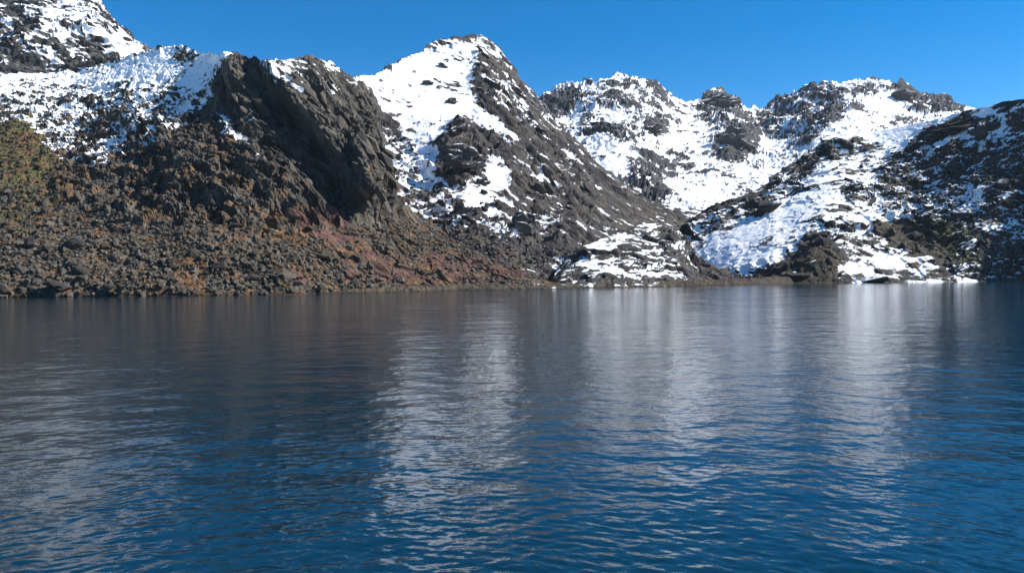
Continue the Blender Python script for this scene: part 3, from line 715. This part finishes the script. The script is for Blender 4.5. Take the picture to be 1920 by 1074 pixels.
# --- rocks one can point at
ML, MC, HR, HM, MF = 'mountain_left', 'mountain_centre', 'hill_right', 'hill_middle', 'mountain_far'
landmark('boulder', ML, 140, 458, 44, 34, STONE_D, 'large dark blocky boulder high on the left scree, above a pale slab', 'boulder', seed=1)
landmark('boulder', ML, 158, 508, 52, 26, STONE_L, 'long pale tilted slab of rock on the left scree below the dark block', 'boulder', tilt=35, seed=2, rough=.2)
landmark('boulder', ML, 112, 532, 50, 24, STONE_D, 'dark tilted boulder close to the left shore beside a hollow', 'boulder', tilt=25, seed=3)
landmark('boulder', ML, 410, 498, 34, 32, STONE_D, 'rounded near-black boulder beside the tan grass patch on the left shore', 'boulder', seed=4, box=.9, rough=.18)
landmark('boulder', ML, 600, 478, 54, 18, STONE_L, 'long pale rock slab lying on the scree under the red gully', 'boulder', tilt=18, seed=5, rough=.2)
landmark('boulder', ML, 560, 530, 30, 22, STONE_P, 'pinkish boulder standing near the water below the red scree', 'boulder', seed=6)
landmark('boulder', MC, 866, 512, 40, 34, STONE_D, 'dark pointed boulder like a tent above the middle of the shore', 'boulder', seed=7, peak=.75, rough=.2)
landmark('boulder', ML, 744, 522, 20, 18, STONE_D, 'small round dark boulder on the grassy bank left of the pointed one', 'boulder', seed=8, box=.9, rough=.15)
landmark('boulder', ML, 40, 505, 40, 22, STONE_L, 'broad grey boulder at the left edge just above the water', 'boulder', seed=9, tilt=20)
landmark('boulder', ML, 470, 520, 36, 18, STONE_L, 'grey slab propped on the scree right of the rounded black boulder', 'boulder', seed=10, tilt=-20)
landmark('rock_outcrop', MC, 862, 306, 96, 62, STONE_S, 'big round dark crag jutting out of the central snowfield', 'rock outcrop', seed=21, sink=.0, deep=.5, box=.8)
landmark('rock_outcrop', MC, 856, 250, 70, 20, STONE_S, 'slanted rock slab above the big round crag on the snowfield', 'rock outcrop', tilt=-36, seed=22, sink=0, deep=.6, rough=.2)
landmark('rock_outcrop', MC, 907, 340, 36, 22, STONE_S, 'small oval dark rock just below the big round crag', 'rock outcrop', seed=23, box=.9, deep=.6)
landmark('rock_outcrop', MC, 845, 188, 36, 18, STONE_S, 'dark rock cluster in the middle of the upper central snowfield', 'rock outcrop', seed=24, deep=.5)
landmark('rock_outcrop', MC, 803, 153, 30, 14, STONE_S, 'small dark rock on the upper left of the central snowfield', 'rock outcrop', seed=25, deep=.5)
landmark('rock_outcrop', MC, 832, 122, 38, 11, STONE_S, 'narrow rock rib on the snow just under the central summit', 'rock outcrop', seed=26, tilt=30, deep=.5)
landmark('rock_outcrop', MC, 980, 418, 62, 58, STONE_S, 'steep dark crag at the foot of the central peak', 'rock outcrop', seed=27, deep=.5, tilt=10)
landmark('rock_outcrop', MF, 1378, 270, 76, 62, STONE_S, 'large dark bluff in the middle of the far snowy massif', 'rock outcrop', seed=31, sink=0, deep=.5)
landmark('rock_outcrop', MF, 1226, 245, 48, 24, STONE_S, 'small dark crag low on the left dome of the far massif', 'rock outcrop', seed=32, sink=0, deep=.5)
landmark('rock_outcrop', MF, 1353, 190, 78, 34, STONE_S, 'rounded dark knob on the skyline saddle of the far massif', 'rock outcrop', seed=33, sink=.1, deep=.5)
landmark('rock_outcrop', MF, 1700, 178, 62, 44, STONE_S, 'dark jagged tower on the skyline right of the far snow dome', 'rock outcrop', seed=34, sink=.1, deep=.5, peak=.35)
landmark('boulder', HR, 1440, 388, 56, 22, STONE_D, 'long black rock at the top of the smooth snow slope', 'boulder', seed=41, tilt=-22)
landmark('boulder', HR, 1545, 452, 44, 24, STONE_D, 'big dark rock below the right end of the smooth snow slope', 'boulder', seed=42)
landmark('boulder', HR, 1883, 345, 30, 22, STONE_R, 'block with a thick snow cap near the right edge of the hill', 'boulder', seed=43, rough=.18)
landmark('rock_outcrop', HR, 1800, 242, 120, 30, STONE_D, 'long black rock wall just below the crest of the right hill', 'rock outcrop', seed=44, tilt=-12, deep=.35, sink=0)
landmark('boulder', HR, 1490, 514, 60, 16, STONE_D, 'low black rock in the brown bank at the far right shore', 'boulder', seed=45)
landmark('boulder', HR, 1640, 520, 70, 16, STONE_R, 'low dark rock at the waterline under the right snow patch', 'boulder', seed=46)

# --- jointed slabs that make up the cliffs: pieces of the mountain they belong to
SLABV = [hull_rock(300 + i, 12 + i % 4, ((.34, .26, 1), (.45, .22, 1), (.28, .3, 1), (.5, .3, .9))[i % 4]) for i in range(8)]
def slabs(layer, weight, n, lmin, lmax, mat, grain, sink=.06):
    p, nn = spots(layer, weight, n)
    ms = [tri_mesh('rock_slab', V, T, mat) for V, T in SLABV]
    par = LAYERS[layer]['o']
    for i in range(n):
        z = -Vector(grain).normalized() + Vector(RS.normal(0, .13, 3).tolist()); z.normalize()
        y = Vector(nn[i].tolist()) + Vector(RS.normal(0, .35, 3).tolist()); y = (y - z * y.dot(z)).normalized()
        x = y.cross(z)
        L = lmin * (lmax / lmin) ** (RS.random() ** 1.6) * .5
        m = Matrix((x, y, z)).transposed().to_4x4() @ Matrix.Diagonal((L * RS.uniform(.8, 1.2), L * RS.uniform(.7, 1.1), L, 1))
        m.translation = Vector((p[i] + nn[i] * L * sink).tolist())
        o = bpy.data.objects.new('rock_slab', ms[int(RS.integers(0, len(ms)))]); C.objects.link(o)
        o.parent = par; o.matrix_world = m
CLIFF = stone_material('cliff_stone', (.082, .074, .064, 1))
PEAK = stone_material('peak_stone', (.050, .046, .044, 1), 0.95)
wcl = paint(0, [(1, [(415, 120), (470, 118), (540, 150), (640, 140), (690, 175), (715, 260), (732, 375), (640, 392), (560, 345), (480, 260), (430, 190)]), (.15, [(390, 225), (480, 270), (570, 360), (570, 390), (480, 370), (400, 290)])], 2)
slabs(ML, wcl, 230, 4, 18, CLIFF, (.58, -.1, -.8), .02)
wcp = paint(0, [(1, [(905, 85), (960, 120), (1000, 180), (1050, 250), (1110, 320), (1090, 440), (1040, 450), (1000, 400), (960, 300), (1000, 290), (900, 200), (890, 130)])], 2)
slabs(MC, wcp, 100, 6, 26, PEAK, (.62, -.2, -.75))

# --- boulders that look alike, by slope
def left_place(x, y):
    where = ('at the left edge' if x < 90 else 'near the pale slab' if x < 240 else 'left of the tan grass' if x < 340 else 'near the round black one' if x < 450
             else 'left of the pinkish one' if x < 550 else 'under the red gully' if x < 680 else 'above the grassy bank' if x < 800 else 'near the tent-shaped one')
    high = 'by the water, ' if y > 528 else 'low on scree, ' if y > 490 else 'halfway up scree, ' if y > 445 else 'high on scree, '
    return high + where

wl = paint(0, [(1, [(-40, 330), (120, 380), (260, 420), (420, 420), (620, 430), (760, 410), (960, 500), (1000, 545), (-40, 562)]), (2.2, [(-40, 440), (700, 470), (760, 545), (-40, 562)])], 4)
wl = wl * (1 - .9 * np.clip(np.maximum(np.maximum(brown * 2.2 - .9, red * 1.3), olive), 0, 1))
boulders(ML, wl, 150, 1.9, 7.5, STONE_L, lambda x, y: 'grey boulder ' + left_place(x, y), 'boulders in the left scree', 2.4)
boulders(ML, wl, 22, 2.6, 6, STONE_D, lambda x, y: 'dark boulder ' + left_place(x, y), 'dark boulders in the left scree', 1.6)
wc = paint(0, [(1, [(690, 190), (745, 240), (800, 320), (850, 390), (980, 450), (900, 450), (800, 430), (740, 330)]), (.7, [(920, 300), (960, 310), (940, 420), (880, 400)])], 2)
boulders(MC, wc, 46, 3, 8, STONE_C, lambda x, y: 'bare rock ' + ('beside the cliff, top of the central gully' if y < 290 else 'beside the big round crag' if x > 860 else 'midway down the central gully' if y < 380 else 'at the foot of the central gully'), 'rocks in the central snow gully', 1.6, .2)
wr = paint(0, [(1, [(1640, 310), (1760, 280), (1960, 240), (1960, 530), (1830, 520), (1790, 440), (1660, 400)]), (.25, [(1440, 350), (1640, 290), (1640, 420), (1560, 430)])], 3)
boulders(HR, wr, 62, 3.5, 9, STONE_R, lambda x, y: 'snow-dusted boulder ' + ('high under the black wall, right hill' if y < 320 else 'among white patches, right hill' if x < 1700 else 'low by the green slope, right hill' if y > 410 else 'at the right edge, mid hill' if x > 1840 else 'midway up the right hill'), 'snow-dusted boulders on the right hill', 1.5, .12)

# look-alikes in one place are told apart by their order from the left
same = {}
for o in C.objects:
    if o.name.startswith('boulder') and 'group' in o: same.setdefault(o['label'], []).append(o)
ORD = ['leftmost', 'second from left', 'third from left', 'fourth from left', 'fifth from left', 'sixth from left', 'seventh from left', 'eighth from left', 'ninth from left', 'tenth from left']
for lab, os_ in same.items():
    if len(os_) > 1:
        os_.sort(key=lambda o: o.matrix_world.translation.x / o.matrix_world.translation.y)
        for k, o in enumerate(os_):
            o['label'] = lab + ', ' + (ORD[k] if k < len(ORD) else 'among the rightmost')

# --- rubble nobody could count
stuff_rocks('scree', ML, wl, 15000, 0.4, 3.4, STONE_L, 'grey broken scree covering the foot of the left mountain', 'scree')
wu = paint(0, [(1, [(-40, 205), (380, 215), (500, 330), (560, 430), (-40, 440)])], 4)
stuff_rocks('rubble', ML, wu, 3000, 1.0, 3.6, STONE_L, 'loose grey rubble on the upper left slope', 'rubble')
wcs = paint(0, [(1, [(720, 380), (820, 430), (1000, 460), (1060, 500), (1050, 540), (760, 540)]), (.35, [(690, 190), (745, 240), (850, 390), (980, 450), (800, 430), (740, 330)])], 4)
stuff_rocks('rubble', MC, wcs, 2600, 1.0, 3.6, STONE_C, 'loose rubble at the foot of the central peak', 'rubble')
stuff_rocks('rubble', HR, wr, 1300, 1.0, 4.2, STONE_R, 'dark snow-dusted rubble on the side of the right hill', 'rubble')

# ------------------------------------------------------------------ what grows
def plant_material(name, c1, c2):
    m, n, b = new_mat(name)
    geo = n.nodes.new('ShaderNodeNewGeometry')
    f = noise(n, geo.outputs['Position'], .35, 3)
    n.links.new(mixc(n, f, c1, c2), b.inputs['Base Color']); b.inputs['Roughness'].default_value = .9
    b.inputs['Specular IOR Level'].default_value = .1
    return m

def tufts(name, layer, weight, n, blades, hmin, hmax, spread, mat, label, cat, wide=.16):
    p, nn = spots(layer, weight, n)
    N = n * blades
    base = np.repeat(p, blades, 0); hh = np.repeat(RS.uniform(hmin, hmax, n), blades) * RS.uniform(.6, 1.1, N)
    ang = RS.random(N) * 6.283; lean = RS.uniform(.1, 1.0, N) * spread
    d = np.stack([np.cos(ang), np.sin(ang), np.zeros(N)], 1)
    side = np.stack([-np.sin(ang), np.cos(ang), np.zeros(N)], 1)
    root = base + d * (hh * .15)[:, None]; root[:, 2] -= .1
    tip = base + d * (hh * lean)[:, None]; tip[:, 2] += hh
    mid = (root + tip) / 2; mid[:, 2] += hh * .15
    w = (hh * wide)[:, None]
    V = np.stack([root - side * w, root + side * w, mid + side * w, mid - side * w, tip], 1).reshape(-1, 3)
    k = np.arange(N)[:, None, None] * 5
    T = (np.array([[0, 1, 2], [0, 2, 3], [3, 2, 4]])[None] + k).reshape(-1, 3)
    o = bpy.data.objects.new(name, tri_mesh(name, V, T, mat)); C.objects.link(o)
    o['kind'] = 'stuff'; o['label'] = label; o['category'] = cat

DRY = plant_material('dry_grass', (.10, .062, .03, 1), (.07, .05, .026, 1))
OLV = plant_material('olive_grass', (.115, .10, .04, 1), (.085, .078, .034, 1))
GRN = plant_material('shrub_leaf', (.026, .04, .016, 1), (.036, .044, .02, 1))
tufts('dry_grass', ML, np.clip(brown - .3, 0, 1), 3200, 4, .25, .65, .9, DRY, 'tan dry grass in patches between the scree on the left', 'grass')
tufts('olive_grass', ML, np.clip(olive - .2, 0, 1), 3200, 4, .25, .6, .9, OLV, 'olive brown grass on the spur at the left edge', 'grass')
tufts('shrubs', HR, np.clip(grE - .1, 0, 1), 1500, 14, .6, 1.5, 1.2, GRN, 'low dark green shrubs on the lower right hill', 'shrubs', .12)

# ------------------------------------------------------------------ thin mountain air
hz = bpy.data.meshes.new('haze')
bmh = bmesh.new(); bmesh.ops.create_cube(bmh, size=1.0); bmh.to_mesh(hz); bmh.free()
ho = bpy.data.objects.new('haze', hz); C.objects.link(ho)
ho.scale = (9000, 12000, 760); ho.location = (0, 3500, 360)
hm = bpy.data.materials.new('haze_air'); hm.use_nodes = True; hn = hm.node_tree; hn.nodes.clear()
hout = hn.nodes.new('ShaderNodeOutputMaterial'); pv = hn.nodes.new('ShaderNodeVolumePrincipled')
pv.inputs['Color'].default_value = (.72, .84, 1, 1); pv.inputs['Density'].default_value = 2.2e-5
hn.links.new(pv.outputs[0], hout.inputs['Volume']); hz.materials.append(hm)
ho['kind'] = 'stuff'; ho['label'] = 'thin clear mountain air between lake and far peaks'; ho['category'] = 'haze'
